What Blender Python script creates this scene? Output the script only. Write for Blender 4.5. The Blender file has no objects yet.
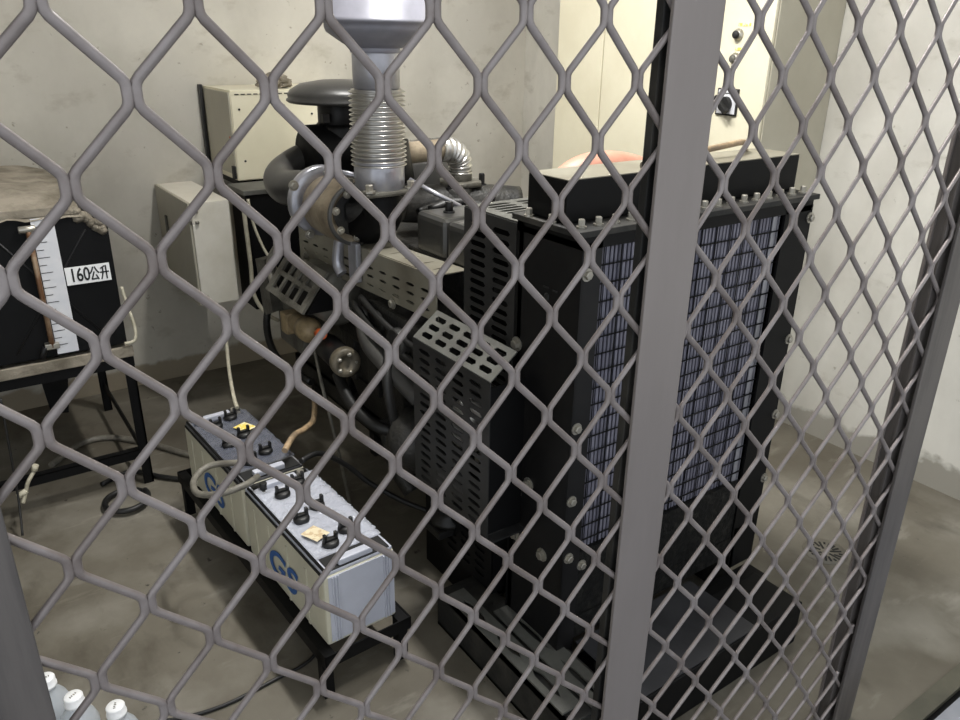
import bpy, bmesh, math, random
from mathutils import Vector, Matrix, noise
random.seed(4)
PI = math.pi
sc = bpy.context.scene
COL = sc.collection

# ------------------------------------------------------------------ materials
def lin(c):
    c /= 255.0
    return c / 12.92 if c <= 0.04045 else ((c + 0.055) / 1.055) ** 2.4
def rgb(r, g, b): return (lin(r), lin(g), lin(b), 1)

def mat(name, c, rough=0.5, metal=0.0, c2=None, scale=8, bump=0.0, bscale=60, lo=0.4, hi=0.65,
        alpha=1.0, trans=0.0, spec=0.5, stretch=None, detail=6, emit=None):
    m = bpy.data.materials.new(name); m.use_nodes = True
    nt = m.node_tree; b = nt.nodes['Principled BSDF']
    b.inputs['Base Color'].default_value = c
    b.inputs['Roughness'].default_value = rough
    b.inputs['Metallic'].default_value = metal
    b.inputs['Specular IOR Level'].default_value = spec
    b.inputs['Alpha'].default_value = alpha
    b.inputs['Transmission Weight'].default_value = trans
    tc = nt.nodes.new('ShaderNodeTexCoord'); out = tc.outputs['Object']
    if stretch:
        mp = nt.nodes.new('ShaderNodeMapping'); mp.inputs['Scale'].default_value = stretch
        nt.links.new(out, mp.inputs[0]); out = mp.outputs[0]
    if c2:
        n = nt.nodes.new('ShaderNodeTexNoise'); n.inputs['Scale'].default_value = scale
        n.inputs['Detail'].default_value = detail; n.inputs['Roughness'].default_value = 0.62
        r = nt.nodes.new('ShaderNodeValToRGB')
        r.color_ramp.elements[0].position = lo; r.color_ramp.elements[0].color = c
        r.color_ramp.elements[1].position = hi; r.color_ramp.elements[1].color = c2
        nt.links.new(out, n.inputs['Vector']); nt.links.new(n.outputs['Fac'], r.inputs[0])
        nt.links.new(r.outputs[0], b.inputs['Base Color'])
    if bump:
        n2 = nt.nodes.new('ShaderNodeTexNoise'); n2.inputs['Scale'].default_value = bscale
        n2.inputs['Detail'].default_value = 4
        bp = nt.nodes.new('ShaderNodeBump'); bp.inputs['Strength'].default_value = bump
        bp.inputs['Distance'].default_value = 0.01
        nt.links.new(out, n2.inputs['Vector']); nt.links.new(n2.outputs['Fac'], bp.inputs['Height'])
        nt.links.new(bp.outputs[0], b.inputs['Normal'])
    if emit:
        b.inputs['Emission Color'].default_value = (1, 1, 1, 1); b.inputs['Emission Strength'].default_value = emit
    return m

def layered(name, base, layers, rough=0.8, bump=0.3, spec=0.3, height=None):
    """base colour with noise layers (colour, scale, lo, hi, strength, stretch); height = (z, colour, soft)"""
    m = bpy.data.materials.new(name); m.use_nodes = True
    nt = m.node_tree; b = nt.nodes['Principled BSDF']; N = nt.nodes; K = nt.links
    b.inputs['Roughness'].default_value = rough; b.inputs['Specular IOR Level'].default_value = spec
    tc = N.new('ShaderNodeTexCoord'); cur = None
    rg = N.new('ShaderNodeRGB'); rg.outputs[0].default_value = base; cur = rg.outputs[0]
    hf = None
    for i, (col, s, lo, hi, st, stretch) in enumerate(layers):
        mp = N.new('ShaderNodeMapping'); mp.inputs['Scale'].default_value = stretch or (1, 1, 1)
        mp.inputs['Location'].default_value = (i * 3.7, i * 1.3, i * 2.1)
        K.new(tc.outputs['Object'], mp.inputs[0])
        n = N.new('ShaderNodeTexNoise'); n.inputs['Scale'].default_value = s; n.inputs['Detail'].default_value = 7
        n.inputs['Roughness'].default_value = 0.6
        K.new(mp.outputs[0], n.inputs['Vector'])
        r = N.new('ShaderNodeMapRange'); r.inputs[1].default_value = lo; r.inputs[2].default_value = hi
        r.inputs[3].default_value = 0; r.inputs[4].default_value = st
        K.new(n.outputs['Fac'], r.inputs[0])
        mx = N.new('ShaderNodeMix'); mx.data_type = 'RGBA'
        K.new(r.outputs[0], mx.inputs[0]); K.new(cur, mx.inputs[6]); mx.inputs[7].default_value = col
        cur = mx.outputs[2]
        if hf is None: hf = n
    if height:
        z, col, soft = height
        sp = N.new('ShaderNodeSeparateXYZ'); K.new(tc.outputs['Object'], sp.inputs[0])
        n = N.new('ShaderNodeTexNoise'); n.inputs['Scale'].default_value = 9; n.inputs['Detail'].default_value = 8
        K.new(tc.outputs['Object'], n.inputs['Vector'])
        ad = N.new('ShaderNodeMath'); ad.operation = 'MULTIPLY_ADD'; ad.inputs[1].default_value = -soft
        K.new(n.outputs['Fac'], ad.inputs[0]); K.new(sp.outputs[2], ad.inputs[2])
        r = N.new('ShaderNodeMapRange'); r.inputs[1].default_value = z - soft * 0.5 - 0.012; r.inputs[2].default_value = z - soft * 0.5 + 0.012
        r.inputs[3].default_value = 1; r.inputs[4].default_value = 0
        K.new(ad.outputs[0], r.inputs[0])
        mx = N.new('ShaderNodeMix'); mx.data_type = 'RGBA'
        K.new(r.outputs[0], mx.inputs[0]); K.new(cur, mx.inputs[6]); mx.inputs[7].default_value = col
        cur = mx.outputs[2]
    K.new(cur, b.inputs['Base Color'])
    bp = N.new('ShaderNodeBump'); bp.inputs['Strength'].default_value = bump; bp.inputs['Distance'].default_value = 0.02
    K.new(hf.outputs['Fac'], bp.inputs['Height']); K.new(bp.outputs[0], b.inputs['Normal'])
    return m

M = {}
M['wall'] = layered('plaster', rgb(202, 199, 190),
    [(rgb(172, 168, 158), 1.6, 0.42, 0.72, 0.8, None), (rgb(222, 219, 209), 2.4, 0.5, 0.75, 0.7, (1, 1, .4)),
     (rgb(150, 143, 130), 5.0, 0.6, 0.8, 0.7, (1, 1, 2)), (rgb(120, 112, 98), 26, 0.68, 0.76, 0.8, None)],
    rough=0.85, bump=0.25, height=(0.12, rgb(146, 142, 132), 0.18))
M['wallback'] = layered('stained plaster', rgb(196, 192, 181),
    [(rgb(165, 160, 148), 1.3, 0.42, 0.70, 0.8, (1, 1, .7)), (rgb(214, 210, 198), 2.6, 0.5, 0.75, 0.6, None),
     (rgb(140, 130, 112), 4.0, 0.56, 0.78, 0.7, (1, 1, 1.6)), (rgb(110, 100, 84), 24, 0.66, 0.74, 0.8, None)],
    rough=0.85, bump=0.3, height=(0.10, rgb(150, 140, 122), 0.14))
M['floor'] = layered('worn concrete', rgb(108, 103, 92),
    [(rgb(82, 76, 65), 1.7, 0.38, 0.66, 0.9, None), (rgb(134, 130, 120), 2.3, 0.5, 0.72, 0.75, None),
     (rgb(64, 58, 48), 6, 0.56, 0.74, 0.75, (1, .5, 1)), (rgb(150, 146, 136), 14, 0.6, 0.75, 0.45, (.3, 1, 1)),
     (rgb(36, 32, 27), 24, 0.69, 0.74, 0.85, None)], rough=0.5, bump=0.15, spec=0.4)
M['step'] = layered('outside slab', rgb(140, 142, 148), [(rgb(100, 102, 108), 3, .4, .7, .7, None)], rough=0.6, bump=0.1)
M['strip'] = layered('threshold strip', rgb(74, 72, 62), [(rgb(100, 96, 82), 5, .4, .7, .8, None)], rough=0.6)
M['ceiling'] = layered('ceiling paint', rgb(205, 203, 196), [(rgb(180, 176, 166), 2, .4, .7, .7, None)], rough=0.9)
M['mesh'] = mat('gate paint', rgb(128, 121, 119), 0.42, 0.25, c2=rgb(104, 95, 91), scale=10, bump=0.12, bscale=50)
M['post'] = mat('gate bar paint', rgb(128, 121, 118), 0.38, 0.35, c2=rgb(112, 105, 101), scale=3, stretch=(3, 3, .5), lo=.2, hi=.8)
M['bar'] = mat('gate frame paint', rgb(92, 87, 84), 0.45, 0.3, c2=rgb(74, 70, 68), scale=6, stretch=(6, 6, .6))
M['black'] = mat('black paint', rgb(14, 14, 16), 0.42, 0.0, c2=rgb(24, 23, 23), scale=9, spec=0.3)
M['flat'] = mat('black sheet', rgb(7, 7, 8), 0.55, 0.0, c2=rgb(13, 13, 14), scale=4, spec=0.18)
M['dusty'] = mat('dusty black', rgb(20, 20, 19), 0.65, 0.0, c2=rgb(62, 59, 53), scale=7, lo=.45, hi=.75, bump=.1)
M['engine'] = mat('engine casting', rgb(24, 24, 24), 0.5, 0.1, c2=rgb(50, 48, 44), scale=9, bump=0.3, bscale=90)
M['cast'] = mat('grey casting', rgb(104, 102, 94), 0.55, 0.25, c2=rgb(72, 69, 62), scale=11, bump=0.3, bscale=80)
M['cover'] = mat('valve cover paint', rgb(52, 52, 51), 0.28, 0.2, c2=rgb(66, 65, 62), scale=6)
M['shield'] = mat('heat shield metal', rgb(146, 142, 128), 0.45, 0.35, c2=rgb(118, 112, 98), scale=5, lo=.4, hi=.7)
M['silver'] = mat('silver paint', rgb(178, 178, 186), 0.32, 0.6, c2=rgb(150, 150, 156), scale=6)
M['drum'] = mat('silver drum paint', rgb(138, 138, 148), 0.45, 0.25, c2=rgb(124, 124, 132), scale=6)
M['steel'] = mat('bellows steel', rgb(196, 194, 190), 0.28, 0.85)
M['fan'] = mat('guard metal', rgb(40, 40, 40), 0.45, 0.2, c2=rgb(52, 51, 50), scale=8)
M['guardtop'] = mat('guard top grey', rgb(98, 98, 93), 0.55, 0.2, c2=rgb(78, 77, 73), scale=8)  # light on the guard tops put into the colour; dusty grey on the rails
M['turbine'] = mat('heated iron', rgb(158, 146, 126), 0.5, 0.4, c2=rgb(116, 104, 88), scale=8, bump=.2, bscale=70)
M['rubber'] = mat('black rubber', rgb(14, 14, 14), 0.5, 0, c2=rgb(26, 25, 24), scale=14)
M['hose'] = mat('charcoal plastic', rgb(68, 67, 65), 0.38, 0.05, c2=rgb(54, 53, 51), scale=6)
M['core'] = mat('core fins', rgb(140, 139, 152), 0.4, 0.3, c2=rgb(98, 98, 112), scale=4, stretch=(40, 1, .6), lo=.35, hi=.6)
M['coredark'] = mat('core channel', rgb(26, 27, 34), 0.6, 0.2)
M['bolt'] = mat('zinc bolt', rgb(168, 164, 154), 0.35, 0.7)
M['rust'] = mat('terracotta rubber', rgb(184, 132, 112), 0.5, 0, c2=rgb(170, 118, 98), scale=8)
M['endcap'] = mat('dull tan iron', rgb(112, 104, 88), 0.5, 0.2, c2=rgb(80, 74, 62), scale=20)
M['plate'] = mat('lit sheet steel', rgb(66, 66, 69), 0.45, 0.3, c2=rgb(48, 48, 51), scale=5)  # steel tone with the light on the step top painted in
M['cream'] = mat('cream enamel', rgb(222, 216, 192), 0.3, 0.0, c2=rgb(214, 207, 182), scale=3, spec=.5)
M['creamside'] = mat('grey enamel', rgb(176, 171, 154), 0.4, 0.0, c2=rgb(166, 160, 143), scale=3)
M['whitebox'] = mat('white enamel', rgb(226, 221, 208), 0.35, 0.0, c2=rgb(210, 204, 188), scale=4)
M['white'] = mat('white plastic', rgb(232, 232, 232), 0.4)
M['yellow'] = mat('yellow tag', rgb(236, 208, 96), 0.5, c2=rgb(240, 232, 196), scale=60, lo=.5, hi=.55)
M['sticker'] = mat('cream sticker', rgb(224, 210, 178), .5, c2=rgb(200, 176, 140), scale=70, lo=.5, hi=.55)
M['beige'] = mat('beige plastic', rgb(150, 132, 100), 0.5, c2=rgb(112, 96, 70), scale=20)
M['orange'] = mat('orange plastic', rgb(188, 84, 34), 0.45)
M['copper'] = mat('brown copper', rgb(106, 74, 50), 0.4, 0.3, c2=rgb(150, 128, 104), scale=20)
M['batt'] = mat('battery case', rgb(196, 192, 172), 0.45, 0, c2=rgb(178, 174, 156), scale=4, stretch=(1, 1, .4))
M['battend'] = mat('battery case daylit', rgb(188, 190, 200), 0.4, 0, c2=rgb(172, 174, 184), scale=3)  # bluish daylight on the end wall put into the colour; lid and handles share it
M['battlid'] = mat('battery lid', rgb(120, 120, 122), 0.45, 0, c2=rgb(64, 64, 68), scale=9, lo=.4, hi=.6)
M['blue'] = mat('blue ink', rgb(36, 86, 150), 0.5)
M['ink'] = mat('black ink', rgb(18, 18, 18), 0.6)
M['dust'] = mat('dusty concrete crust', rgb(142, 134, 120), 0.9, 0, c2=rgb(100, 93, 80), scale=7, bump=.6, bscale=40)
M['gauge'] = mat('gauge strip', rgb(214, 214, 216), 0.4, 0, c2=rgb(198, 200, 206), scale=7)
M['cable'] = mat('grey cable', rgb(120, 116, 106), 0.5, 0, c2=rgb(90, 86, 78), scale=20)
M['cablew'] = mat('pale cable', rgb(190, 184, 164), 0.5, 0, c2=rgb(150, 144, 124), scale=20)
M['tan'] = mat('tan cable', rgb(176, 150, 116), 0.5, 0, c2=rgb(120, 104, 84), scale=20)
M['plasticf'] = mat('clear film', rgb(205, 208, 218), 0.12, 0, alpha=0.55, spec=.8, bump=.9, bscale=26)
M['plasticd'] = mat('dark film', rgb(110, 114, 128), 0.14, 0, alpha=0.5, spec=.8, bump=.9, bscale=26)
M['bottle'] = mat('frosted bottle', rgb(214, 220, 226), 0.3, 0, alpha=0.55, c2=rgb(196, 202, 208), scale=10)
M['lamp'] = mat('lamp tube', rgb(255, 255, 255), 0.5, emit=9)
M['grime'] = mat('oily grime', rgb(9, 9, 8), 0.65, 0, spec=.25, c2=rgb(34, 33, 29), scale=30, lo=.5, hi=.7, bump=.6, bscale=60)

# ------------------------------------------------------------------ mesh builder
class MB:
    def __init__(s): s.bm = bmesh.new(); s.mats = []
    def mi(s, m):
        if m is None: return 0
        if m not in s.mats: s.mats.append(m)
        return s.mats.index(m)
    def box(s, x0, y0, z0, x1, y1, z1, bev=0.0, m=None, rot=None, seg=2):
        t = bmesh.new()
        bmesh.ops.create_cube(t, size=1)
        S = Matrix.Diagonal((x1 - x0, y1 - y0, z1 - z0, 1))
        bmesh.ops.transform(t, matrix=S, verts=t.verts)
        if bev > 0: bmesh.ops.bevel(t, geom=t.edges[:], offset=bev, segments=seg, affect='EDGES', profile=.6)
        X = Matrix.Translation(((x0 + x1) / 2, (y0 + y1) / 2, (z0 + z1) / 2))
        if rot is not None: X = X @ rot
        bmesh.ops.transform(t, matrix=X, verts=t.verts)
        s.add(t, m); return s
    def add(s, t, m=None):
        k = s.mi(m)
        for f in t.faces: f.material_index = k
        me = bpy.data.meshes.new('t'); t.to_mesh(me); t.free(); s.bm.from_mesh(me); bpy.data.meshes.remove(me)
    def lathe(s, prof, p, axis=(0, 0, 1), n=32, m=None, smooth=True, caps=True, squash=1.0):
        t = bmesh.new(); rings = []
        for r, z in prof:
            rings.append([t.verts.new((r * math.cos(2 * PI * i / n), r * squash * math.sin(2 * PI * i / n), z)) for i in range(n)])
        for a, b in zip(rings, rings[1:]):
            for i in range(n):
                f = t.faces.new((a[i], a[(i + 1) % n], b[(i + 1) % n], b[i])); f.smooth = smooth
        if caps:
            t.faces.new(rings[0][::-1]); t.faces.new(rings[-1])
        q = Vector((0, 0, 1)).rotation_difference(Vector(axis).normalized())
        bmesh.ops.transform(t, matrix=Matrix.Translation(p) @ q.to_matrix().to_4x4(), verts=t.verts)
        s.add(t, m); return s
    def cyl(s, p0, p1, r, n=20, m=None, r2=None, smooth=True):
        p0 = Vector(p0); p1 = Vector(p1); L = (p1 - p0).length
        r2 = r if r2 is None else r2
        e = min(r, L * .5) * .12
        return s.lathe([(r - e, 0), (r, e), (r2, L - e), (r2 - e, L)], p0, p1 - p0, n, m, smooth)
    def tube(s, pts, r, n=10, m=None, sub=6, squash=None, closed=False):
        P = [Vector(p) for p in pts]
        if sub > 1 and len(P) > 2:
            Q = []
            for i in range(len(P) - 1):
                a = P[max(i - 1, 0)]; b = P[i]; c = P[i + 1]; d = P[min(i + 2, len(P) - 1)]
                for k in range(sub):
                    u = k / sub
                    Q.append(.5 * ((2 * b) + (c - a) * u + (2 * a - 5 * b + 4 * c - d) * u * u + (3 * b - a - 3 * c + d) * u ** 3))
            Q.append(P[-1]); P = Q
        t = bmesh.new(); rings = []; N = None
        for i, p in enumerate(P):
            T = (P[min(i + 1, len(P) - 1)] - P[max(i - 1, 0)]).normalized()
            if N is None: N = T.orthogonal().normalized() if abs(T.z) > .95 else T.cross(Vector((0, 0, 1))).normalized()
            N = (N - T * N.dot(T)).normalized(); Bn = T.cross(N)
            rr = r(i / (len(P) - 1)) if callable(r) else r
            rings.append([t.verts.new(p + rr * (N * math.cos(2 * PI * k / n) + Bn * math.sin(2 * PI * k / n))) for k in range(n)])
        for a, b in zip(rings, rings[1:]):
            for k in range(n):
                f = t.faces.new((a[k], a[(k + 1) % n], b[(k + 1) % n], b[k])); f.smooth = True
        t.faces.new(rings[0][::-1]); t.faces.new(rings[-1])
        s.add(t, m); return s
    def prism(s, poly, d, o=(0, 0, 0), m=None, bev=0.0):
        """poly: list of 3D points (planar), extruded by vector d"""
        t = bmesh.new(); d = Vector(d)
        a = [t.verts.new(Vector(p) + Vector(o)) for p in poly]; b = [t.verts.new(Vector(p) + Vector(o) + d) for p in poly]
        t.faces.new(a); t.faces.new(b[::-1])
        for i in range(len(a)): t.faces.new((a[i], b[i], b[(i + 1) % len(a)], a[(i + 1) % len(a)]))
        bmesh.ops.recalc_face_normals(t, faces=t.faces)
        if bev: bmesh.ops.bevel(t, geom=t.edges[:], offset=bev, segments=2, affect='EDGES')
        s.add(t, m); return s
    def perf(s, o, U, V, nu, nv, hw, hh, th, stadium=True, mu=0.0, mv=0.0, m=None, skip=None):
        """perforated plate: origin, full vectors U,V, nu x nv cells, hole half-sizes as fraction of the cell,
        margins mu,mv in metres, thickness th along U x V"""
        o = Vector(o); U = Vector(U); V = Vector(V); lu = U.length; lv = V.length
        u = U / lu; v = V / lv; w = u.cross(v) * th
        t = bmesh.new()
        def quad(a, b, c, d):
            for off in (Vector((0, 0, 0)), w):
                t.faces.new([t.verts.new(o + u * p[0] + v * p[1] + off) for p in (a, b, c, d)])
        def wall(a, b):
            P = [o + u * a[0] + v * a[1], o + u * b[0] + v * b[1]]
            t.faces.new([t.verts.new(x) for x in (P[0], P[1], P[1] + w, P[0] + w)])
        if mu > 0: quad((0, 0), (mu, 0), (mu, lv), (0, lv)); quad((lu - mu, 0), (lu, 0), (lu, lv), (lu - mu, lv))
        if mv > 0: quad((mu, 0), (lu - mu, 0), (lu - mu, mv), (mu, mv)); quad((mu, lv - mv), (lu - mu, lv - mv), (lu - mu, lv), (mu, lv))
        wall((0, 0), (lu, 0)); wall((lu, 0), (lu, lv)); wall((lu, lv), (0, lv)); wall((0, lv), (0, 0))
        cu = (lu - 2 * mu) / nu; cv = (lv - 2 * mv) / nv
        for i in range(nu):
            for j in range(nv):
                cx = mu + (i + .5) * cu; cy = mv + (j + .5) * cv
                if skip and skip(i, j):
                    quad((cx - cu / 2, cy - cv / 2), (cx + cu / 2, cy - cv / 2), (cx + cu / 2, cy + cv / 2), (cx - cu / 2, cy + cv / 2)); continue
                a = hw * cu; b = hh * cv; r = min(a, b) if stadium else 0
                ca = math.atan2(cv, cu)
                angs = sorted(set([ca, PI - ca, -ca, ca - PI] + [-PI + k * PI / 8 for k in range(16)]))
                R = []; H = []
                for g in angs:
                    dx, dy = math.cos(g), math.sin(g)
                    k = min((cu / 2) / max(abs(dx), 1e-9), (cv / 2) / max(abs(dy), 1e-9)); R.append((cx + dx * k, cy + dy * k))
                    lo_, hi_ = 0.0, math.hypot(a, b)
                    for _ in range(18):
                        md = (lo_ + hi_) / 2; x, y = abs(dx * md), abs(dy * md)
                        qx = max(x - (a - r), 0); qy = max(y - (b - r), 0)
                        ins = (x <= a and y <= b) if r == 0 else (math.hypot(qx, qy) <= r)
                        if ins: lo_ = md
                        else: hi_ = md
                    H.append((cx + dx * lo_, cy + dy * lo_))
                n = len(angs)
                for k in range(n):
                    quad(R[k], R[(k + 1) % n], H[(k + 1) % n], H[k]); wall(H[k], H[(k + 1) % n])
        s.add(t, m); return s
    def build(s, name, m, parent=None, kind=None):
        me = bpy.data.meshes.new(name)
        inv = Vector((0, 0, 0))
        p = parent
        while p is not None: inv += p.location; p = p.parent
        loc = Vector((0, 0, 0))
        if parent is None and s.bm.verts:
            xs = [v.co for v in s.bm.verts]
            loc = Vector((sum(c.x for c in xs) / len(xs), sum(c.y for c in xs) / len(xs), min(c.z for c in xs)))
            if kind == 'structure': loc = Vector((0, 0, 0))
            inv = loc
        bmesh.ops.translate(s.bm, vec=-inv, verts=s.bm.verts)
        s.bm.to_mesh(me); s.bm.free()
        me.materials.append(m if not isinstance(m, str) else M[m])
        for q in s.mats[1 if (s.mats and s.mats[0] is None) else 0:]:
            pass
        o = bpy.data.objects.new(name, me); COL.objects.link(o); o.location = loc
        if parent is not None: o.parent = parent
        if kind: o['kind'] = kind
        return o

def thing(name, label, cat, loc, group=None):
    o = bpy.data.objects.new(name, None); COL.objects.link(o); o.location = loc
    o.empty_display_size = .1
    o['label'] = label; o['category'] = cat
    if group: o['group'] = group
    return o
def tag(o, label, cat, group=None):
    o['label'] = label; o['category'] = cat
    if group: o['group'] = group
    return o
def plabel(o, l): o['label'] = l; return o
def bolts(pts, axis, r=.008, h=.01):
    b = MB()
    for p in pts:
        p = Vector(p); a = Vector(axis).normalized()
        b.lathe([(r * 1.5, 0), (r * 1.5, h * .25), (r * 1.5, h * .25)], p, axis, 12, smooth=False)
        b.lathe([(r, h * .25), (r, h), (r * .8, h * 1.1)], p, axis, 6, smooth=False)
    return b

def text_mesh(txt, size, ext, shear=0.0, bold=0.0):
    cu = bpy.data.curves.new('lettering', 'FONT'); cu.body = txt; cu.size = size; cu.extrude = ext
    cu.shear = shear; cu.offset = bold; cu.align_x = 'CENTER'; cu.align_y = 'CENTER'
    o = bpy.data.objects.new('lettering', cu); COL.objects.link(o)
    dg = bpy.context.evaluated_depsgraph_get(); dg.update()
    me = bpy.data.meshes.new_from_object(o.evaluated_get(dg))
    bpy.data.objects.remove(o); bpy.data.curves.remove(cu)
    t = bmesh.new(); t.from_mesh(me); bpy.data.meshes.remove(me)
    return t
def place(t, ex, ey, o):
    ex = Vector(ex).normalized(); ey = Vector(ey).normalized(); ez = ex.cross(ey)
    R = Matrix((ex, ey, ez)).transposed().to_4x4()
    bmesh.ops.transform(t, matrix=Matrix.Translation(o) @ R, verts=t.verts); return t

# ------------------------------------------------------------------ room
XR, XL, YB, YF, ZC = 3.04, -1.9, 3.90, 0.62, 3.0
MB().box(XL, YF, -.1, XR, YB, 0).build('floor', 'floor', kind='structure')
MB().box(XL - .1, YF, ZC, XR + .1, YB + .1, ZC + .1).build('ceiling', 'ceiling', kind='structure')
MB().box(XL - .1, YB, -.1, XR + .1, YB + .1, ZC).build('wall_back', 'wallback', kind='structure')
MB().box(XR, YF - 1.6, -.1, XR + .1, YB, ZC).build('wall_right', 'wall', kind='structure')
MB().box(XL - .1, YF, -.1, XL, YB, ZC).build('wall_left', 'wall', kind='structure')
MB().box(XL, YF - .045, -.1, XR, YF, .006).build('trim_1', 'strip', kind='structure')
MB().box(XL, YF - .062, -.1, XR, YF - .045, -.01).build('trim_2', 'flat', kind='structure')
MB().box(XL, -2.2, -.1, XR, YF - .062, .004).build('floor_outside', 'step', kind='structure')
MB().box(XL, YF + .04, 2.45, XR, YF + .19, ZC).build('wall_front', 'wall', kind='structure')

# white kerb outside in the corner
# ------------------------------------------------------------------ gate
GY = .70
gate = thing('security_gate', 'grey-brown steel security gate of expanded diamond mesh across the doorway', 'gate', (.8, GY, 0))
CL = [[0.0906, 1.6721], [0.6822, 0.0004], [-0.0003, -0.8289]]
CR = [[0.0909, 1.6530], [0.6569, 0.0290], [0.1064, -0.8104], [0.0117, -0.0112], [0.0193, -0.0167], [-0.0795, 0.0044]]
def nodeL(i, j):
    u, v = i / 12, j / 12
    return tuple(CL[0][k] + CL[1][k] * u + CL[2][k] * v for k in (0, 1))
def nodeR(i, j):
    u, v = i / 12, j / 12; f = (1, u, v, u * u, u * v, v * v)
    return tuple(sum(CR[q][k] * f[q] for q in range(6)) for k in (0, 1))
def mesh_panel(fn, i0, i1, j0, j1, x0, x1, z0, z1, name, par=0):
    b = MB(); hx = .0036; hz = .0062; rw = .0047; rt = .0038
    bm = b.bm
    # one wire between node columns i and i+1
    for i in range(i0, i1):
        pts = []
        for j in range(j0, j1 + 1):
            c = i if (i + j) % 2 == par else i + 1
            x, z = fn(c, j); sgn = 1 if c == i else -1
            pts.append((x + sgn * hx, z, sgn))
        runs = []; cur = []
        path = []
        for k, (x, z, sgn) in enumerate(pts):
            path.append((x, z + hz * 1.5)); path.append((x, z - hz * 1.5))
        # smooth corners: resample polyline w/ chamfers
        S = []
        for k, p in enumerate(path):
            S.append(p)
        Q = []
        for k in range(len(S)):
            if k == 0 or k == len(S) - 1: Q.append(S[k]); continue
            a, p, c2 = Vector(S[k - 1]), Vector(S[k]), Vector(S[k + 1])
            d1 = (a - p); d2 = (c2 - p); l = .005
            q1 = p + d1.normalized() * min(l, d1.length * .45); q3 = p + d2.normalized() * min(l, d2.length * .45)
            q2 = (q1 + q3 + p * 2) / 4
            Q += [tuple(q1), tuple(q2), tuple(q3)]
        # keep those inside
        seg = []
        def flush():
            nonlocal seg
            if len(seg) > 1:
                rings = []
                for k in range(len(seg)):
                    p = Vector((seg[k][0], 0, seg[k][1]))
                    T = Vector((seg[min(k + 1, len(seg) - 1)][0] - seg[max(k - 1, 0)][0], 0, seg[min(k + 1, len(seg) - 1)][1] - seg[max(k - 1, 0)][1])).normalized()
                    Nn = Vector((T.z, 0, -T.x))
                    ring = []
                    ph = .62 * max(-1, min(1, T.x * 1.6))
                    Wd = Nn * math.cos(ph) + Vector((0, 1, 0)) * math.sin(ph)
                    Td = Vector((0, 1, 0)) * math.cos(ph) - Nn * math.sin(ph)
                    for q in range(10):
                        a = 2 * PI * q / 10
                        ca, sa = math.cos(a), math.sin(a)
                        ring.append(bm.verts.new(p + Vector((0, GY, 0)) + Wd * rw * math.copysign(abs(ca) ** .8, ca) + Td * rt * math.copysign(abs(sa) ** .8, sa)))
                    rings.append(ring)
                for a_, b_ in zip(rings, rings[1:]):
                    for q in range(10):
                        f = bm.faces.new((a_[q], a_[(q + 1) % 10], b_[(q + 1) % 10], b_[q])); f.smooth = True
                bm.faces.new(rings[0]); bm.faces.new(rings[-1][::-1])
            seg = []
        for k, p in enumerate(Q):
            if x0 <= p[0] <= x1 and z0 <= p[1] <= z1: seg.append(p)
            else: flush()
        flush()
    bmesh.ops.recalc_face_normals(bm, faces=bm.faces)
    return b.build(name, 'mesh', gate)
mesh_panel(nodeL, -3, 14, -8, 26, -.03, .80, .03, 2.15, 'mesh_panel')
mesh_panel(nodeR, 11, 30, -8, 27, .79, 1.645, .03, 2.15, 'mesh_panel', 1)
# centre post: flat bar in front, box section behind
b = MB(); b.box(.755, GY - .011, 0.0, .846, GY - .0052, 2.2, .0015)
b.build('post', 'post', gate)
b = MB(); b.box(.757, GY + .006, 0.0, .83, GY + .020, 2.2, .002)
plabel(b.build('rear_bar', 'dusty', gate), 'dark thin bar behind the centre post')
b = MB(); b.box(1.612, GY - .012, 0.0, 1.700, GY - .0052, 2.2, .0015)
plabel(b.build('end_bar', 'bar', gate), 'dark grey end bar')
b = MB(); b.box(1.600, GY + .0055, 0.0, 1.69, GY + .012, 2.2, .001); b.box(1.600, GY + .012, 0, 1.604, GY + .028, 2.2)
plabel(b.build('rear_channel', 'bar', gate), 'black channel behind the end bar')
b = MB(); b.box(-.14, GY - .012, 0.0, -.009, GY - .0052, 2.2, .0015); b.box(-.135, GY + .006, 0, -.03, GY + .04, 2.2, .002)
plabel(b.build('hinge_bar', 'bar', gate), 'dark hinge-side bar')
MB().box(-.13, GY - .004, 0.004, 1.69, GY + .030, .032, .002).build('rail', 'bar', gate)
MB().box(-.13, GY - .004, 2.14, 1.69, GY + .03, 2.2, .002).build('rail', 'bar', gate)
plabel(MB().box(1.594, GY + .028, 0, 1.602, GY + .034, 2.2).build('edge_strip', 'post', gate), 'thin lighter strip behind the end bar')

# ------------------------------------------------------------------ generator
gen = thing('diesel_generator', 'large black diesel generator set with radiator, silver exhaust bellows and slotted guards', 'generator', (1.5, 2.0, 0))
def G(b, name, m, label=None, parent=gen):
    o = b.build(name, m, parent)
    if label: o['label'] = label
    return o
# skid
b = MB()
b.box(1.25, 1.88, .165, 1.26, 3.3, .25); b.box(1.25, 1.88, .24, 1.35, 3.3, .25); b.box(1.25, 1.88, .165, 1.35, 3.3, .175)
b.box(1.82, 1.20, .0, 1.832, 3.3, .25); b.box(1.82, 1.20, .24, 1.92, 3.3, .25)
for y in (1.9, 2.6, 3.2): b.box(1.26, y, .175, 1.9, y + .06, .24); b.box(1.30, y + .01, 0, 1.36, y + .05, .17)
G(b, 'skid_frame', 'dusty', 'dusty black base frame')
b = MB(); b.box(.985, .98, 0, .995, 1.60, .122); b.box(.985, .98, .112, 1.13, 1.60, .122); b.box(.985, .98, 0, 1.13, 1.60, .01); G(b, 'low_channel', 'dusty', 'low dusty channel under the slotted rails')
b = MB(); b.box(1.12, 1.60, .0, 1.45, 1.89, .44, .004); G(b, 'front_support', 'flat', 'black front engine support')
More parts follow.
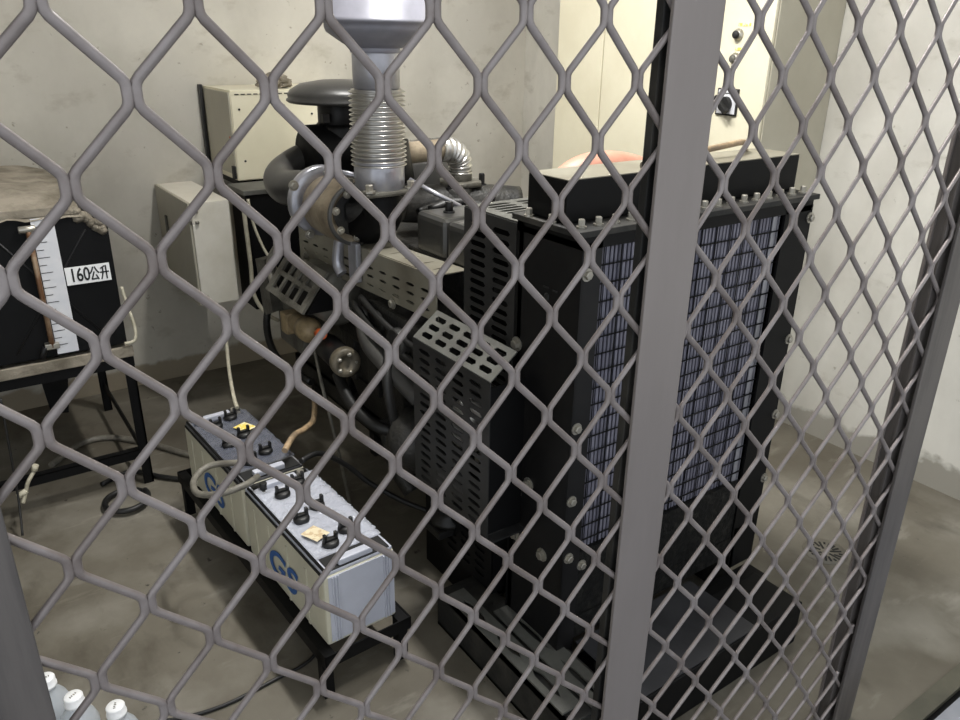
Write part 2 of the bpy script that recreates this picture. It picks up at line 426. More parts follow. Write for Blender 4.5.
# slotted loose rail at the near end
b = MB(); b.perf((.985, 1.03, .134), (.06, 0, 0), (0, .52, 0), 1, 3, .2, .36, .006, True, .004, .02); G(b, 'slotted_rail', 'guardtop', 'dusty slotted flat rail')
b = MB(); b.perf((1.060, .97, .132), (.075, 0, 0), (0, .45, 0), 1, 2, .13, .38, .006, True, .004, .02); G(b, 'slotted_rail', 'guardtop', 'dusty slotted flat rail')
b = MB(); b.box(1.00, 1.00, .012, 1.15, 1.2, .128, .004); G(b, 'rail_bracket', 'dusty')
# front cross box
b = MB(); b.box(1.16, .943, 0, 1.823, 1.111, .146, .004); b.box(1.16, 1.111, 0, 1.90, 1.19, .10, .004); fs = G(b, 'front_step', 'flat', 'flat black step box at the front of the base')
b = MB(); b.box(1.165, .95, .146, 1.62, 1.19, .150, .001); G(b, 'lit_step_top', 'plate', 'grey steel sheet standing for the lit part of the step top', fs)  # grey only where light reaches the step top; the rest stays black
# radiator
rad = G(MB().box(1.109, 1.405, .10, 1.93, 1.43, 1.258).box(1.109, 1.2, 1.23, 1.93, 1.43, 1.258), 'radiator', 'flat', 'black radiator frame with blue-grey finned core')
RX0, RX1, RZ0, RZ1 = 1.166, 1.815, .425, 1.235
b = MB(); b.box(1.109, 1.20, .0, 1.116, 1.42, 1.245)                     # left side plate
b.box(1.109, 1.2, .0, RX0, 1.208, 1.245)                                  # left face flange
G(b, 'side_plate', 'black', parent=rad)
b = MB(); b.box(1.926, 1.20, .10, 1.932, 1.42, 1.245); b.box(RX1, 1.2, .10, 1.93, 1.208, 1.245); G(b, 'side_plate', 'flat', parent=rad)
b = MB(); b.box(RX0, 1.206, .17, RX1, 1.4, RZ0); b.box(1.12, 1.203, .15, 1.93, 1.4, .22); G(b, 'bottom_tank', 'grime', 'oily black lower tank', rad)
# core: dark channels with pale vertical fins and thin horizontal rods
b = MB(); b.box(RX0, 1.245, RZ0, RX1, 1.40, RZ1); G(b, 'core', 'coredark', parent=rad)
b = MB(); x = RX0 + .004
k = 0
while x < RX1 - .006:
    w = .0078 + .002 * noise.noise(Vector((k * .37, 0, 0)))
    b.box(x, 1.218, RZ0 + .002, x + w, 1.2455, RZ1 - .002); x += .0132; k += 1
o = G(b, 'core_fin', 'core', 'pale blue-grey vertical cooling fins', rad)
b = MB(); b.box(RX1 - .030, 1.214, RZ0, RX1 - .012, 1.220, RZ1); b.box(RX1 - .008, 1.214, RZ0, RX1 - .002, 1.220, RZ1)
G(b, 'core_edge', 'silver', 'pale bright strip down the right edge of the core', rad)
b = MB(); z = RZ0 + .03
while z < RZ1: b.cyl((1.15, 1.212, z), (1.925, 1.212, z), .0022, 6); z += .043
x = RX0 + .02
while x < RX1: b.cyl((x, 1.215, RZ0), (x, 1.215, RZ1), .0014, 5); x += .054
G(b, 'wire_guard', 'flat', 'thin black wire guard', rad)
SIDEB = [(1.416, 0.947), (1.408, 0.794), (1.394, 0.531), (1.395, 0.397), (1.279, 0.4), (1.347, 0.579)]
FRONTB = [(1.125, 0.80), (1.125, 0.60), (1.128, 0.43), (1.175, 0.39), (1.125, 1.175)]
tk = G(MB().box(1.115, 1.268, 1.272, 1.938, 1.405, 1.368, .006), 'top_tank', 'flat', 'black top tank', rad)
b = MB(); b.box(1.1155, 1.2685, 1.3665, 1.9375, 1.4045, 1.3692, .001); G(b, 'tank_top', 'shield', 'pale grey top of the tank', tk)  # thin pale sheet over the black tank's top
b = MB(); b.box(1.095, 1.196, 1.258, 1.95, 1.435, 1.272, .002); G(b, 'flange', 'dusty', parent=rad)
for i in range(17):
    if i in (5,): continue
    G(bolts([(1.125 + i * .0495, 1.228, 1.272)], (0, 0, 1), .0078, .018), 'bolt', 'bolt', parent=rad)
for y in (1.30, 1.38): G(bolts([(1.102, y, 1.272)], (0, 0, 1), .0078, .018), 'bolt', 'bolt', parent=rad)
pass
pass
for y, z in SIDEB: G(bolts([(1.109, y, z)], (-1, 0, 0), .0125, .012), 'bolt', 'bolt', parent=rad)
for x, z in FRONTB: G(bolts([(x, 1.2, z)], (0, -1, 0), .010, .010), 'bolt', 'bolt', parent=rad)
for z in (.40, .62, .86, 1.21): G(bolts([(1.925, 1.2, z)], (0, -1, 0), .010, .010), 'bolt', 'bolt', parent=rad)
# small embossed stamp on side plate
t = MB(); t.box(1.1078, 1.305, 1.118, 1.109, 1.325, 1.122); t.box(1.1078, 1.275, 1.116, 1.109, 1.292, 1.120); t.lathe([(.005, 0), (.009, 0), (.009, .001), (.005, .001)], (1.109, 1.312, 1.098), (-1, 0, 0), 16); G(t, 'stamp', 'fan', parent=rad)

# terracotta hose behind the tank
b = MB(); b.tube([(1.44, 1.72, 1.16), (1.49, 1.70, 1.262), (1.58, 1.68, 1.300), (1.74, 1.66, 1.275), (1.84, 1.62, 1.18)], .050, 20)
G(b, 'radiator_hose', 'rust', 'terracotta red hose arching up behind the tank')
# cable lying along the tank
b = MB(); b.tube([(1.36, 1.29, 1.378), (1.43, 1.29, 1.379), (1.50, 1.30, 1.382), (1.60, 1.33, 1.39)], .009, 10)
G(b, 'conduit', 'cable', 'grey conduit along the tank top')
b = MB(); b.tube([(1.60, 1.33, 1.39), (1.70, 1.33, 1.398), (1.80, 1.35, 1.398), (1.86, 1.39, 1.37), (1.90, 1.43, 1.30)], .008, 10)
G(b, 'conduit', 'tan', 'tan conduit along the tank top')
b = MB(); b.tube([(1.40, 1.275, 1.37), (1.44, 1.262, 1.35), (1.45, 1.255, 1.31), (1.43, 1.24, 1.29), (1.47, 1.235, 1.285)], .005, 8); b.tube([(1.42, 1.30, 1.375), (1.46, 1.25, 1.36), (1.46, 1.245, 1.33)], .004, 8)
G(b, 'loose_wire', 'tan')

# fan guard behind the radiator
fg = G(MB().box(1.125, 1.435, .98, 1.86, 1.44, 1.25), 'fan_guard', 'fan', 'dark slotted fan guard behind the radiator')
b = MB(); b.perf((1.112, 1.655, .62), (0, -.222, 0), (0, 0, .625), 2, 23, .36, .28, .003, False, .012, .02, skip=None); G(b, 'side_panel', 'fan', 'slotted side panel', fg)
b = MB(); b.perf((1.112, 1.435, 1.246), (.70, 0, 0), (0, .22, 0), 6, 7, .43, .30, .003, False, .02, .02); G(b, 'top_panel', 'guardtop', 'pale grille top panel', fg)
b = MB(); b.box(1.112, 1.652, .62, 1.82, 1.656, 1.246); G(b, 'rear_panel', 'flat', parent=fg)
# belt guard
bg = G(MB().box(1.0, 1.372, .45, 1.105, 1.376, .87), 'belt_guard', 'flat', 'grey slotted belt guard box beside the radiator')
X0 = .998
b = MB(); b.perf((X0, 1.735, .44), (0, -.365, 0), (0, 0, .445), 4, 16, .36, .24, .003, True, .02, .012); G(b, 'side_panel', 'fan', 'dark louvred side', bg)
b = MB(); b.perf((X0, 1.735, .885), (0, -.365, 0), (.078, 0, .062), 5, 3, .38, .28, .003, True, .012, .008); G(b, 'sloped_top', 'guardtop', 'sloping top with long slots, lamp light put into its grey', bg)
b = MB(); b.prism([(X0, 1.735, .44), (X0, 1.735, .885), (X0 + .078, 1.735, .947), (X0 + .105, 1.735, .44)], (0, .003, 0)); b.box(X0, 1.345, .44, X0 + .105, 1.735, .444); G(b, 'end_panel', 'fan', parent=bg)
b = MB()
for i in range(6): b.cyl((1.05, 1.50 + i * .018, .60 + i * .025), (1.09, 1.50 + i * .018, .60 + i * .025), .012, 10)
b.cyl((1.02, 1.55, .68), (1.1, 1.55, .68), .06, 24); G(b, 'pulley', 'steel', 'bright pulley seen through the slots', bg)
# second lower guard panel
b = MB(); b.perf((1.08, 1.72, .18), (0, -.26, 0), (0, 0, .27), 3, 9, .36, .26, .003, True, .02, .012); b.box(1.083, 1.46, .16, 1.30, 1.72, .44); G(b, 'lower_guard', 'flat', 'black slotted lower guard')

# engine block
b = MB(); b.box(1.22, 1.70, .38, 1.78, 2.72, .98, .03); b.box(1.16, 1.80, .60, 1.24, 2.60, .92, .02)
for i in range(5): b.box(1.195, 1.78 + i * .19, .40, 1.23, 1.86 + i * .19, .6, .01)
G(b, 'engine_block', 'engine')
b = MB(); b.prism([(1.20, 1.75, .44), (1.80, 1.75, .44), (1.68, 1.75, .19), (1.28, 1.75, .19)], (0, .9, 0), bev=.03); G(b, 'oil_sump', 'engine', 'rounded grey oil sump')
b = MB(); b.tube([(1.12, 2.15, .42), (1.10, 2.05, .30), (1.12, 1.98, .22)], .03, 14); b.lathe([(.02, 0), (.09, .01), (.10, .06), (.09, .16), (.02, .18)], (1.12, 1.95, .40), (-.2, -.5, .6), 20); G(b, 'water_pump', 'engine')
# flywheel housing
b = MB(); b.lathe([(.02, 0), (.27, .01), (.31, .04), (.31, .16), (.27, .19), (.02, .2)], (1.5, 2.72, .66), (0, 1, 0), 40); G(b, 'flywheel_housing', 'cast')
# alternator
b = MB(); b.lathe([(.02, 0), (.26, .0), (.28, .02), (.28, .40), (.24, .44), (.02, .45)], (1.5, 2.92, .60), (0, 1, 0), 40)
G(b, 'alternator', 'black', 'black alternator barrel')
b = MB(); b.box(1.080, 3.28, .50, 1.80, 3.47, 1.012, .006); G(b, 'terminal_box', 'flat', 'black terminal box')
b = MB(); b.box(1.070, 3.27, 1.012, 1.81, 3.48, 1.032, .003); G(b, 'terminal_lid', 'guardtop', 'grey lid edge of the terminal box')
# valve covers
for (y0, y1) in ((1.70, 1.885), (1.895, 2.06)):
    vc = G(MB().box(1.20, y0, 1.03, 1.50, y1, 1.155, .022, seg=3), 'valve_cover', 'cover', 'rounded dark grey valve cover')
    for x in (1.27, 1.43): G(MB().cyl((x, (y0 + y1) / 2, 1.153), (x, (y0 + y1) / 2, 1.188), .012, 12).cyl((x, (y0 + y1) / 2, 1.15), (x, (y0 + y1) / 2, 1.16), .018, 12), 'cover_nut', 'black', parent=vc)
b = MB(); b.box(1.205, 1.65, .95, 1.55, 2.12, 1.035, .006); G(b, 'cylinder_head', 'engine')
# heat shield
hs = G(MB().box(1.095, 1.765, .905, 1.098, 2.70, .915), 'heat_shield', 'shield', 'pale slotted sheet-metal heat shield')
b = MB(); b.perf((1.094, 2.74, .855), (0, -.975, .045), (0, 0, .135), 11, 4, .30, .16, .003, True, .02, .012, skip=lambda i, j: j == 3)
G(b, 'side_panel', 'shield', 'slotted side panel', hs)
b = MB(); b.perf((1.094, 2.74, .990), (0, -.975, .045), (.105, 0, 0), 11, 1, .05, .34, .003, False, .02, .006); G(b, 'top_panel', 'shield', 'flat top panel with thin cuts', hs)
for y in (2.02, 2.50, 2.68): G(bolts([(1.091, y, .885)], (-1, 0, 0), .012, .012), 'bolt', 'bolt', parent=hs)
# silver bracket legs by turbo
b = MB(); b.tube([(1.09, 2.36, 1.04), (1.080, 2.37, .98), (1.075, 2.37, .93), (1.08, 2.35, .90)], .020, 14); b.box(1.07, 2.22, .90, 1.090, 2.28, 1.03, .006); G(b, 'drain_pipe', 'silver', 'silver drain pipe under the turbocharger')

# exhaust stack
EX, EY = 1.155, 2.20
ex = G(MB().cyl((EX, EY, 1.20), (EX, EY, 1.30), .078, 36), 'exhaust_pipe', 'silver', 'silver vertical exhaust pipe')
b = MB(); b.box(EX - .09, EY - .085, 1.190, EX + .09, EY + .085, 1.207, .01)
fl = G(b, 'flange', 'cast', parent=ex)
for dx, dy in ((-.072, -.068), (.072, -.068), (-.072, .068), (.072, .068)): G(bolts([(EX + dx, EY + dy, 1.207)], (0, 0, 1), .013, .022), 'bolt', 'bolt', parent=ex)
prof = []; z = 1.272; nb = 17; pitch = (1.498 - 1.272) / nb
for k in range(nb):
    for q in range(8):
        a = 2 * PI * q / 8; prof.append((.0795 + .0068 * math.cos(a - PI), z + (k + q / 8) * pitch))
prof.append((.078, 1.498))
b = MB(); b.lathe(prof, (EX, EY, 0), (0, 0, 1), 48); G(b, 'bellows', 'steel', 'ribbed steel bellows', ex)
b = MB(); b.cyl((EX, EY, 1.495), (EX, EY, 1.64), .070, 36); G(b, 'pipe', 'silver', parent=ex)
b = MB(); b.lathe([(.06, 1.612), (.075, 1.613), (.10, 1.625), (.145, 1.655), (.150, 1.668), (.150, 1.678), (.156, 1.680), (.156, 1.690), (.150, 1.692), (.150, 2.99)], (EX + .005, EY, 0), (0, 0, 1), 48)
b.cyl((EX, EY, 1.600), (EX, EY, 1.616), .074, 36)
G(b, 'silencer', 'drum', 'silver silencer drum above the bellows', ex)
# black elbow below the flange, turbocharger
b = MB(); b.tube([(EX, EY, 1.19), (EX, EY - .01, 1.12), (EX - .01, EY + .05, 1.08), (EX - .02, EY + .12, 1.075)], .062, 24); G(b, 'exhaust_elbow', 'flat', 'black exhaust elbow')
TA = (-.02, 1, .0)
tb = G(MB().lathe([(.070, .02), (.088, .0), (.096, .004), (.102, .03), (.104, .10), (.098, .20), (.080, .24), (.02, .25)], (1.10, 2.26, 1.115), TA, 40, caps=False), 'turbocharger', 'turbine', 'tan heat-stained turbocharger housing')
b = MB(); b.lathe([(.090, -.004), (.100, -.004), (.102, .004), (.098, .010), (.088, .008), (.090, -.004)], (1.10, 2.26, 1.115), TA, 40, caps=False); G(b, 'front_rim', 'hose', parent=tb)
b = MB(); b.lathe([(.01, .10), (.060, .06), (.086, .03), (.070, .025), (.01, .02)], (1.10, 2.26, 1.115), TA, 32); b.tube([(1.10, 2.30, 1.12), (1.13, 2.26, 1.13), (1.16, 2.22, 1.16)], .045, 18); G(b, 'dark_inlet', 'engine', 'dark iron inlet inside the housing', tb)
b = MB(); b.lathe([(.085, 0), (.112, 0), (.120, .01), (.120, .03), (.110, .042), (.08, .05)], (1.094, 2.50, 1.118), TA, 40); G(b, 'compressor_ring', 'silver', 'pale silver compressor rim', tb)
for a in range(7):
    g = a * 2 * PI / 7 + .2; G(bolts([(1.10 + .074 * math.cos(g), 2.262, 1.115 + .074 * math.sin(g))], (0, -1, 0), .009, .012), 'bolt', 'bolt', parent=tb)
for a in (2.6, 3.6, 4.2):
    G(bolts([(1.094 + .122 * math.cos(a), 2.50, 1.118 + .122 * math.sin(a))], (0, -1, 0), .012, .014), 'bolt', 'bolt', parent=tb)
b = MB(); b.tube([(1.07, 2.42, 1.225), (1.10, 2.34, 1.235), (1.16, 2.30, 1.215)], .010, 10); G(b, 'oil_line', 'silver', parent=tb)
# charcoal intake elbow
b = MB(); b.tube([(1.09, 2.54, 1.135), (1.082, 2.64, 1.140), (1.065, 2.76, 1.128), (1.09, 2.87, 1.145), (1.17, 2.92, 1.18), (1.28, 2.92, 1.22)], .064, 28)
G(b, 'intake_elbow', 'hose', 'thick charcoal intake elbow')
# air cleaner
ac = G(MB().lathe([(.10, 1.20), (.102, 1.205), (.102, 1.32), (.092, 1.335)], (1.34, 2.85, 0), (0, 0, 1), 36), 'air_cleaner', 'black', 'black air cleaner with mushroom cap')
b = MB(); b.lathe([(.02, 0), (.095, 0), (.105, .012), (.105, .34), (.09, .36), (.02, .365)], (1.185, 2.84, 1.23), (1, .05, 0), 36); G(b, 'canister', 'flat', parent=ac)
b = MB(); b.cyl((1.34, 2.85, 1.30), (1.34, 2.85, 1.44), .088, 36); b.box(1.235, 2.78, 1.345, 1.26, 2.80, 1.375); G(b, 'neck', 'black', parent=ac)
b = MB(); b.lathe([(.08, 1.415), (.195, 1.412), (.203, 1.418), (.203, 1.424), (.196, 1.428), (.198, 1.440), (.188, 1.456), (.15, 1.478), (.08, 1.490), (.01, 1.493)], (1.335, 2.83, 0), (0, 0, 1), 48); G(b, 'rain_cap', 'hose', 'dark grey mushroom rain cap', ac)
# right bank: silver elbow, flange and dark second cleaner
b = MB(); b.tube([(1.22, 2.30, 1.285), (1.35, 2.33, 1.285), (1.47, 2.36, 1.282)], .036, 24); G(b, 'crossover_pipe', 'turbine', 'champagne-coloured crossover pipe')
pts = [Vector((1.47, 2.36, 1.282)), Vector((1.52, 2.373, 1.279)), Vector((1.56, 2.38, 1.258)), Vector((1.578, 2.385, 1.225)), Vector((1.58, 2.385, 1.18))]
b = MB(); b.tube(pts, lambda u: .040 + .004 * math.sin(u * 2 * PI * 9), 24, sub=24); G(b, 'flexible_elbow', 'steel', 'ribbed flexible steel elbow')
b = MB(); b.cyl((1.58, 2.385, 1.165), (1.58, 2.385, 1.20), .042, 24); b.cyl((1.58, 2.385, 1.148), (1.58, 2.385, 1.166), .085, 6); G(b, 'elbow_flange', 'cast')
for dx in (-.065, .07): G(bolts([(1.58 + dx, 2.35, 1.14)], (0, 0, 1), .012, .045), 'bolt', 'black')
b = MB(); b.lathe([(.02, 0), (.11, .0), (.12, .015), (.12, .22), (.10, .24), (.02, .245)], (1.62, 2.66, 1.02), (-.25, -.1, .9), 32); G(b, 'second_cleaner', 'hose', 'dark second air cleaner drum')
b = MB(); b.lathe([(.05, 0), (.07, .0), (.07, .14), (.05, .14)], (1.25, 2.28, 1.19), (0, .3, 1), 24); G(b, 'filter_housing', 'black')
b = MB(); b.tube([(1.35, 2.42, 1.10), (1.45, 2.40, 1.09), (1.62, 2.36, 1.085), (1.78, 2.30, 1.07)], .068, 24); b.cyl((1.552, 2.37, 1.05), (1.552, 2.37, 1.15), .06, 20); G(b, 'intake_manifold', 'engine')
b = MB(); b.tube([(1.25, 2.18, 1.225), (1.36, 2.05, 1.15)], .008, 8, sub=1); G(b, 'brace_rod', 'silver')
b = MB(); b.tube([(1.30, 2.14, 1.13), (1.40, 2.12, 1.15), (1.52, 2.05, 1.12), (1.58, 1.95, 1.10)], .014, 10); b.tube([(1.28, 2.18, 1.12), (1.44, 2.2, 1.13), (1.6, 2.1, 1.1)], .011, 8); G(b, 'fuel_line', 'rubber')
# charging alternator with grille windows
ca = G(MB().lathe([(.02, 0), (.085, 0), (.10, .015), (.10, .20), (.085, .22), (.02, .225)], (1.09, 2.38, .80), (-.05, 1, .0), 36), 'charging_alternator', 'cast', 'grey charging alternator with open grille')
b = MB(); b.perf((.935, 2.70, .775), (0, -.34, 0), (.10, 0, .13), 4, 2, .37, .38, .008, False, .03, .012); G(b, 'grille', 'cast', parent=ca)
b = MB(); b.prism([(.950, 2.69, .770), (1.030, 2.69, .880), (1.06, 2.69, .77)], (0, -.32, 0)); G(b, 'grille_back', 'flat', parent=ca)
b = MB(); b.tube([(1.02, 2.80, .90), (.985, 2.78, .86), (.965, 2.72, .80), (.96, 2.62, .765), (.965, 2.50, .765), (.99, 2.42, .79)], .013, 10); G(b, 'coolant_hose', 'cable', 'grey coolant hose looping around the alternator')
b = MB(); b.prism([(.97, 2.90, .84), (.97, 2.80, .86), (.97, 2.76, .66), (.97, 2.86, .62)], (.05, .02, 0)); b.box(1.02, 2.60, .52, 1.12, 2.84, .80, .01); G(b, 'side_bracket', 'cast')
# starter / fuel pump
b = MB(); b.cyl((1.0, 2.62, .665), (1.0, 2.50, .675), .035, 18); b.lathe([(.02, 0), (.042, .01), (.045, .06), (.03, .09), (.01, .10)], (.985, 2.50, .68), (0, -1, .1), 18); b.box(.96, 2.60, .62, 1.03, 2.66, .70, .008)
G(b, 'solenoid', 'beige', 'beige starter solenoid')
b = MB(); b.cyl((.985, 2.36, .70), (.985, 2.33, .705), .018, 14); b.cyl((.99, 2.39, .69), (.985, 2.36, .70), .012, 10); G(b, 'sensor_plug', 'orange', 'orange sensor plug')
of = G(MB().cyl((1.03, 2.40, .630), (1.0, 2.20, .650), .046, 28), 'oil_filter', 'black', 'dark oil filter cylinder')
b = MB(); b.lathe([(.045, 0), (.050, .004), (.050, .028), (.044, .036), (.024, .036), (.022, .030), (.01, .030)], (1.0, 2.205, .650), (-.15, -1, .1), 28); G(b, 'end_cap', 'endcap', 'tan end cap with small bolts', of)
for a in range(5):
    g = a * 2 * PI / 5; G(bolts([(.995 + .032 * math.cos(g), 2.168, .653 + .032 * math.sin(g))], (-.15, -1, .1), .005, .008), 'bolt', 'bolt', parent=of)
# pipes and looms on the block
for pts, r, m, nm in (
    ([(1.07, 2.20, .86), (1.06, 2.05, .83), (1.07, 1.90, .80), (1.08, 1.78, .80)], .010, 'rubber', 'wiring_loom'),
    ([(1.06, 2.24, .83), (1.05, 2.08, .79), (1.06, 1.92, .76), (1.09, 1.80, .74)], .012, 'rubber', 'wiring_loom'),
    ([(1.09, 2.22, .80), (1.05, 2.12, .74), (1.05, 2.00, .70), (1.09, 1.86, .62)], .030, 'hose', 'coolant_hose'),
    ([(1.06, 2.00, .74), (1.02, 1.94, .66), (1.03, 1.92, .54), (1.08, 1.94, .40), (1.12, 1.96, .30)], .016, 'rubber', 'coolant_hose'),
    ([(1.00, 2.26, .58), (.99, 2.14, .52), (1.02, 2.02, .48), (1.1, 1.95, .46)], .020, 'rubber', 'coolant_hose'),
    ([(1.03, 2.86, .74), (.97, 2.84, .60), (.95, 2.7, .50), (1.0, 2.5, .46)], .014, 'rubber', 'wiring_loom'),
    ([(1.02, 2.50, .60), (.99, 2.38, .50), (.99, 2.30, .34), (1.03, 2.28, .012)], .006, 'cable', 'drain_line')):
    G(MB().tube(pts, r, 12), nm, m)
b = MB(); b.box(1.08, 1.84, .74, 1.2, 2.18, .86, .015); b.cyl((1.07, 2.1, .80), (1.12, 2.1, .80), .04, 20); b.cyl((1.05, 1.95, .78), (1.12, 1.95, .78), .05, 20); G(b, 'injection_pump', 'engine')
# engine feet
for y in (1.78, 2.62):
    for x, d in ((1.26, 1), (1.80, -1)): G(MB().box(x, y + .12, .25, x + .10, y + .22, .36, .01).box(x + .02 * d, y + .14, .34, x + .08, y + .20, .46, .01), 'engine_mount', 'black')
b = MB(); b.lathe([(.03, 0), (.055, .005), (.055, .02), (.035, .03), (.035, .05), (.05, .06), (.02, .075)], (1.09, 1.70, .27), (0, 0, 1), 20); b.box(1.03, 1.66, .245, 1.13, 1.76, .27, .004); G(b, 'rubber_mount', 'rubber')
# ------------------------------------------------------------------ batteries on rack
rack = thing('battery_rack', 'low black angle-iron rack under the two batteries', 'rack', (.71, 2.05, 0))
b = MB()
b.box(.578, 1.50, .118, .582, 2.66, .158); b.box(.578, 1.50, .150, .61, 2.66, .155)
b.box(.838, 1.50, .118, .842, 2.66, .158); b.box(.805, 1.50, .150, .84, 2.66, .155)
b.box(.578, 1.50, .118, .842, 1.504, .158); b.box(.578, 2.656, .118, .842, 2.66, .158)
b.box(.6, 2.05, .147, .82, 2.09, .153)
b.build('frame', 'flat', rack)
for x, y in ((.578, 1.52), (.812, 1.52), (.578, 2.6), (.812, 2.6)):
    MB().box(x, y, 0, x + .03, y + .03, .150).build('leg', 'flat', rack)

def make_battery(label, film, lidm):
    y0, y1, x0, x1, z0, z1 = 1.533, 2.045, .605, .815, .158, .376
    B = thing('car_battery', label, 'battery', ((x0 + x1) / 2, (y0 + y1) / 2, z0), None)
    b = MB(); b.box(x0, y0, z0, x1, y1, z1, .008)
    for y in (y0 + .10, y0 + .22, y0 + .34, y0 + .44): b.box(x0 - .0025, y, z0 + .004, x0 + .002, y + .010, z1 - .03, .001)
    b.build('case', 'batt', B)
    b = MB(); b.box(x0 + .012, y0 - .0015, z0 + .01, x1 - .004, y0 + .01, z1 - .004)
    for x in (x0 + .022, x0 + .030, x0 + .038, x1 - .020, x1 - .028, x1 - .036): b.box(x, y0 - .005, z0 + .008, x + .004, y0, z1 - .006, .0012)
    plabel(b.build('end_wall', 'battend', B), 'ribbed end wall with bluish daylight put into its colour')
    b = MB(); b.box(x0 + .004, y0 + .004, z1, x1 - .004, y1 - .004, z1 + .010, .003)
    b.build('lid', lidm, B)
    b = MB(); b.box(x0 + .006, y0 + .01, z1 + .008, x0 + .012, y1 - .01, z1 + .016); b.box(x0 - .001, y0 + .01, z1 - .004, x0 + .003, y1 - .01, z1 + .003)
    b.build('lid_seam', 'flat', B)
    # lifting handles at both ends
    for yy, s in ((y0 + .012, 1), (y1 - .05, 1)):
        b = MB(); b.box(x0 + .02, yy - .007, z1 + .009, x1 - .012, yy + .052, z1 + .0125); b.build('handle_recess', 'ink', B)
        b = MB(); b.box(x0 + .05, yy - .004, z1 + .012, x1 - .06, yy + .020, z1 + .030, .004); h = b.build('handle', 'battend', B)
    # vent caps with folded black lugs
    for k in range(3):
        for q in range(2):
            cx = x0 + .075 + q * .065 - (.012 if k % 2 else 0); cy = y0 + .10 + k * .15 + q * .035
            b = MB(); b.lathe([(.004, .010), (.023, .010), (.023, .024), (.018, .029), (.004, .029)], (cx, cy, z1), (0, 0, 1), 18)
            b.box(cx - .020, cy - .006, z1 + .026, cx - .012, cy + .006, z1 + .050, .001); b.box(cx + .012, cy - .006, z1 + .026, cx + .020, cy + .006, z1 + .050, .001)
            b.box(cx - .020, cy - .006, z1 + .026, cx + .020, cy + .006, z1 + .036, .001)
            b.build('vent_cap', 'rubber', B)
    for q in (0, 1):
        b = MB(); cx = x0 + .045 + q * .12; cy = y1 - .045
        b.cyl((cx, cy, z1 + .009), (cx, cy, z1 + .036), .011, 14); b.lathe([(.006, .01), (.024, .01), (.024, .014), (.006, .014)], (cx, cy, z1), (0, 0, 1), 16)
        b.build('terminal', 'rubber' if q == 0 else 'bolt', B)
    # crinkled film
    t = bmesh.new(); n1, n2 = 30, 60; V = []
    for i in range(n1 + 1):
        row = []
        for j in range(n2 + 1):
            x = x0 + .014 + (x1 - x0 - .014) * i / n1; y = y0 + .066 + (y1 - y0 - .10) * j / n2
            e = .006 * noise.noise(Vector((j * .9, film, 3)))
            if i == n1: x += e
            z = z1 + .0150 + .004 * noise.noise(Vector((x * 45, y * 45, film))) + .0015 * noise.noise(Vector((x * 110, y * 110, film)))
            row.append(t.verts.new((x, y, z)))
        V.append(row)
    for i in range(n1):
        for j in range(n2): t.faces.new((V[i][j], V[i + 1][j], V[i + 1][j + 1], V[i][j + 1]))
    m = MB(); m.add(t); m.build('protective_film', 'plasticf' if film < 5 else 'plasticd', B)
    b = MB(); b.box(x0 + .035, y0 + .13, z1 + .022, x0 + .085, y0 + .19, z1 + .0228, rot=Matrix.Rotation(.35, 4, 'Z'))
    if film > 5: bmesh.ops.translate(b.bm, vec=(.09, .17, 0), verts=b.bm.verts)
    b.build('sticker', 'yellow' if film > 5 else 'sticker', B)
    t = text_mesh('GS', .125, .0006, shear=.25, bold=.0022)
    bmesh.ops.transform(t, matrix=Matrix.Diagonal((1.25, 1, 1, 1)), verts=t.verts)
    m = MB(); m.add(place(t, (0, -1, 0), (0, 0, 1), (x0 - .0032, y0 + .27, z0 + .082))); m.build('lettering', 'blue', B)
    return B
bat = make_battery('pale battery at the near end of the rack, white crinkled film on top', 1.0, 'battend')
bat2 = make_battery('pale battery at the far end of the rack, dark lid and yellow sticker', 9.0, 'battlid')
bat2.location.y += .535
for o in (bat, bat2): o['group'] = 'batteries on the low rack'
turned = [rack, bat, bat2]

zb = .39
DX = -.035
tag(MB().tube([(.655 + DX, 2.03, zb + .03), (.60 + DX, 1.98, zb + .045), (.53 + DX, 1.99, zb + .035), (.485 + DX, 2.06, zb + .015), (.50 + DX, 2.15, zb + .01), (.56 + DX, 2.19, zb + .02), (.640 + DX, 2.13, zb + .035)], .010, 12).build('jumper_cable', 'cable'),
    'short grey looped cable linking the two batteries at their left edge', 'cable')
tag(MB().tube([(.755, 2.02, .435), (.83, 2.05, .425), (.92, 2.06, .35), (.99, 2.04, .27), (1.07, 1.97, .21), (1.15, 1.90, .17)], .009, 12).build('starter_cable', 'rubber'),
    'black cable drooping from the battery joint towards the black engine support', 'cable')
tag(MB().tube([(.735, 2.10, .440), (.79, 2.16, .45), (.86, 2.24, .42), (.93, 2.33, .40), (.975, 2.42, .43)], .010, 12).build('starter_cable', 'tan'),
    'tan taped cable leaving the joint between the batteries for the engine', 'cable')
tag(MB().tube([(.92, 3.0, .64), (.84, 2.93, .57), (.81, 2.86, .50), (.775, 2.74, .45), (.735, 2.58, .43), (.725, 2.52, .42)], .007, 10).build('charging_cable', 'cablew'),
    'pale thin cable hanging down onto the far battery', 'cable')

A3 = 3.0 * PI / 180; PV = Vector((.605, 1.533, 0))
for o in turned:      # the rack stands slightly askew
    d = o.location - PV
    o.location = PV + Matrix.Rotation(A3, 3, 'Z') @ d
    o.rotation_euler.z = A3

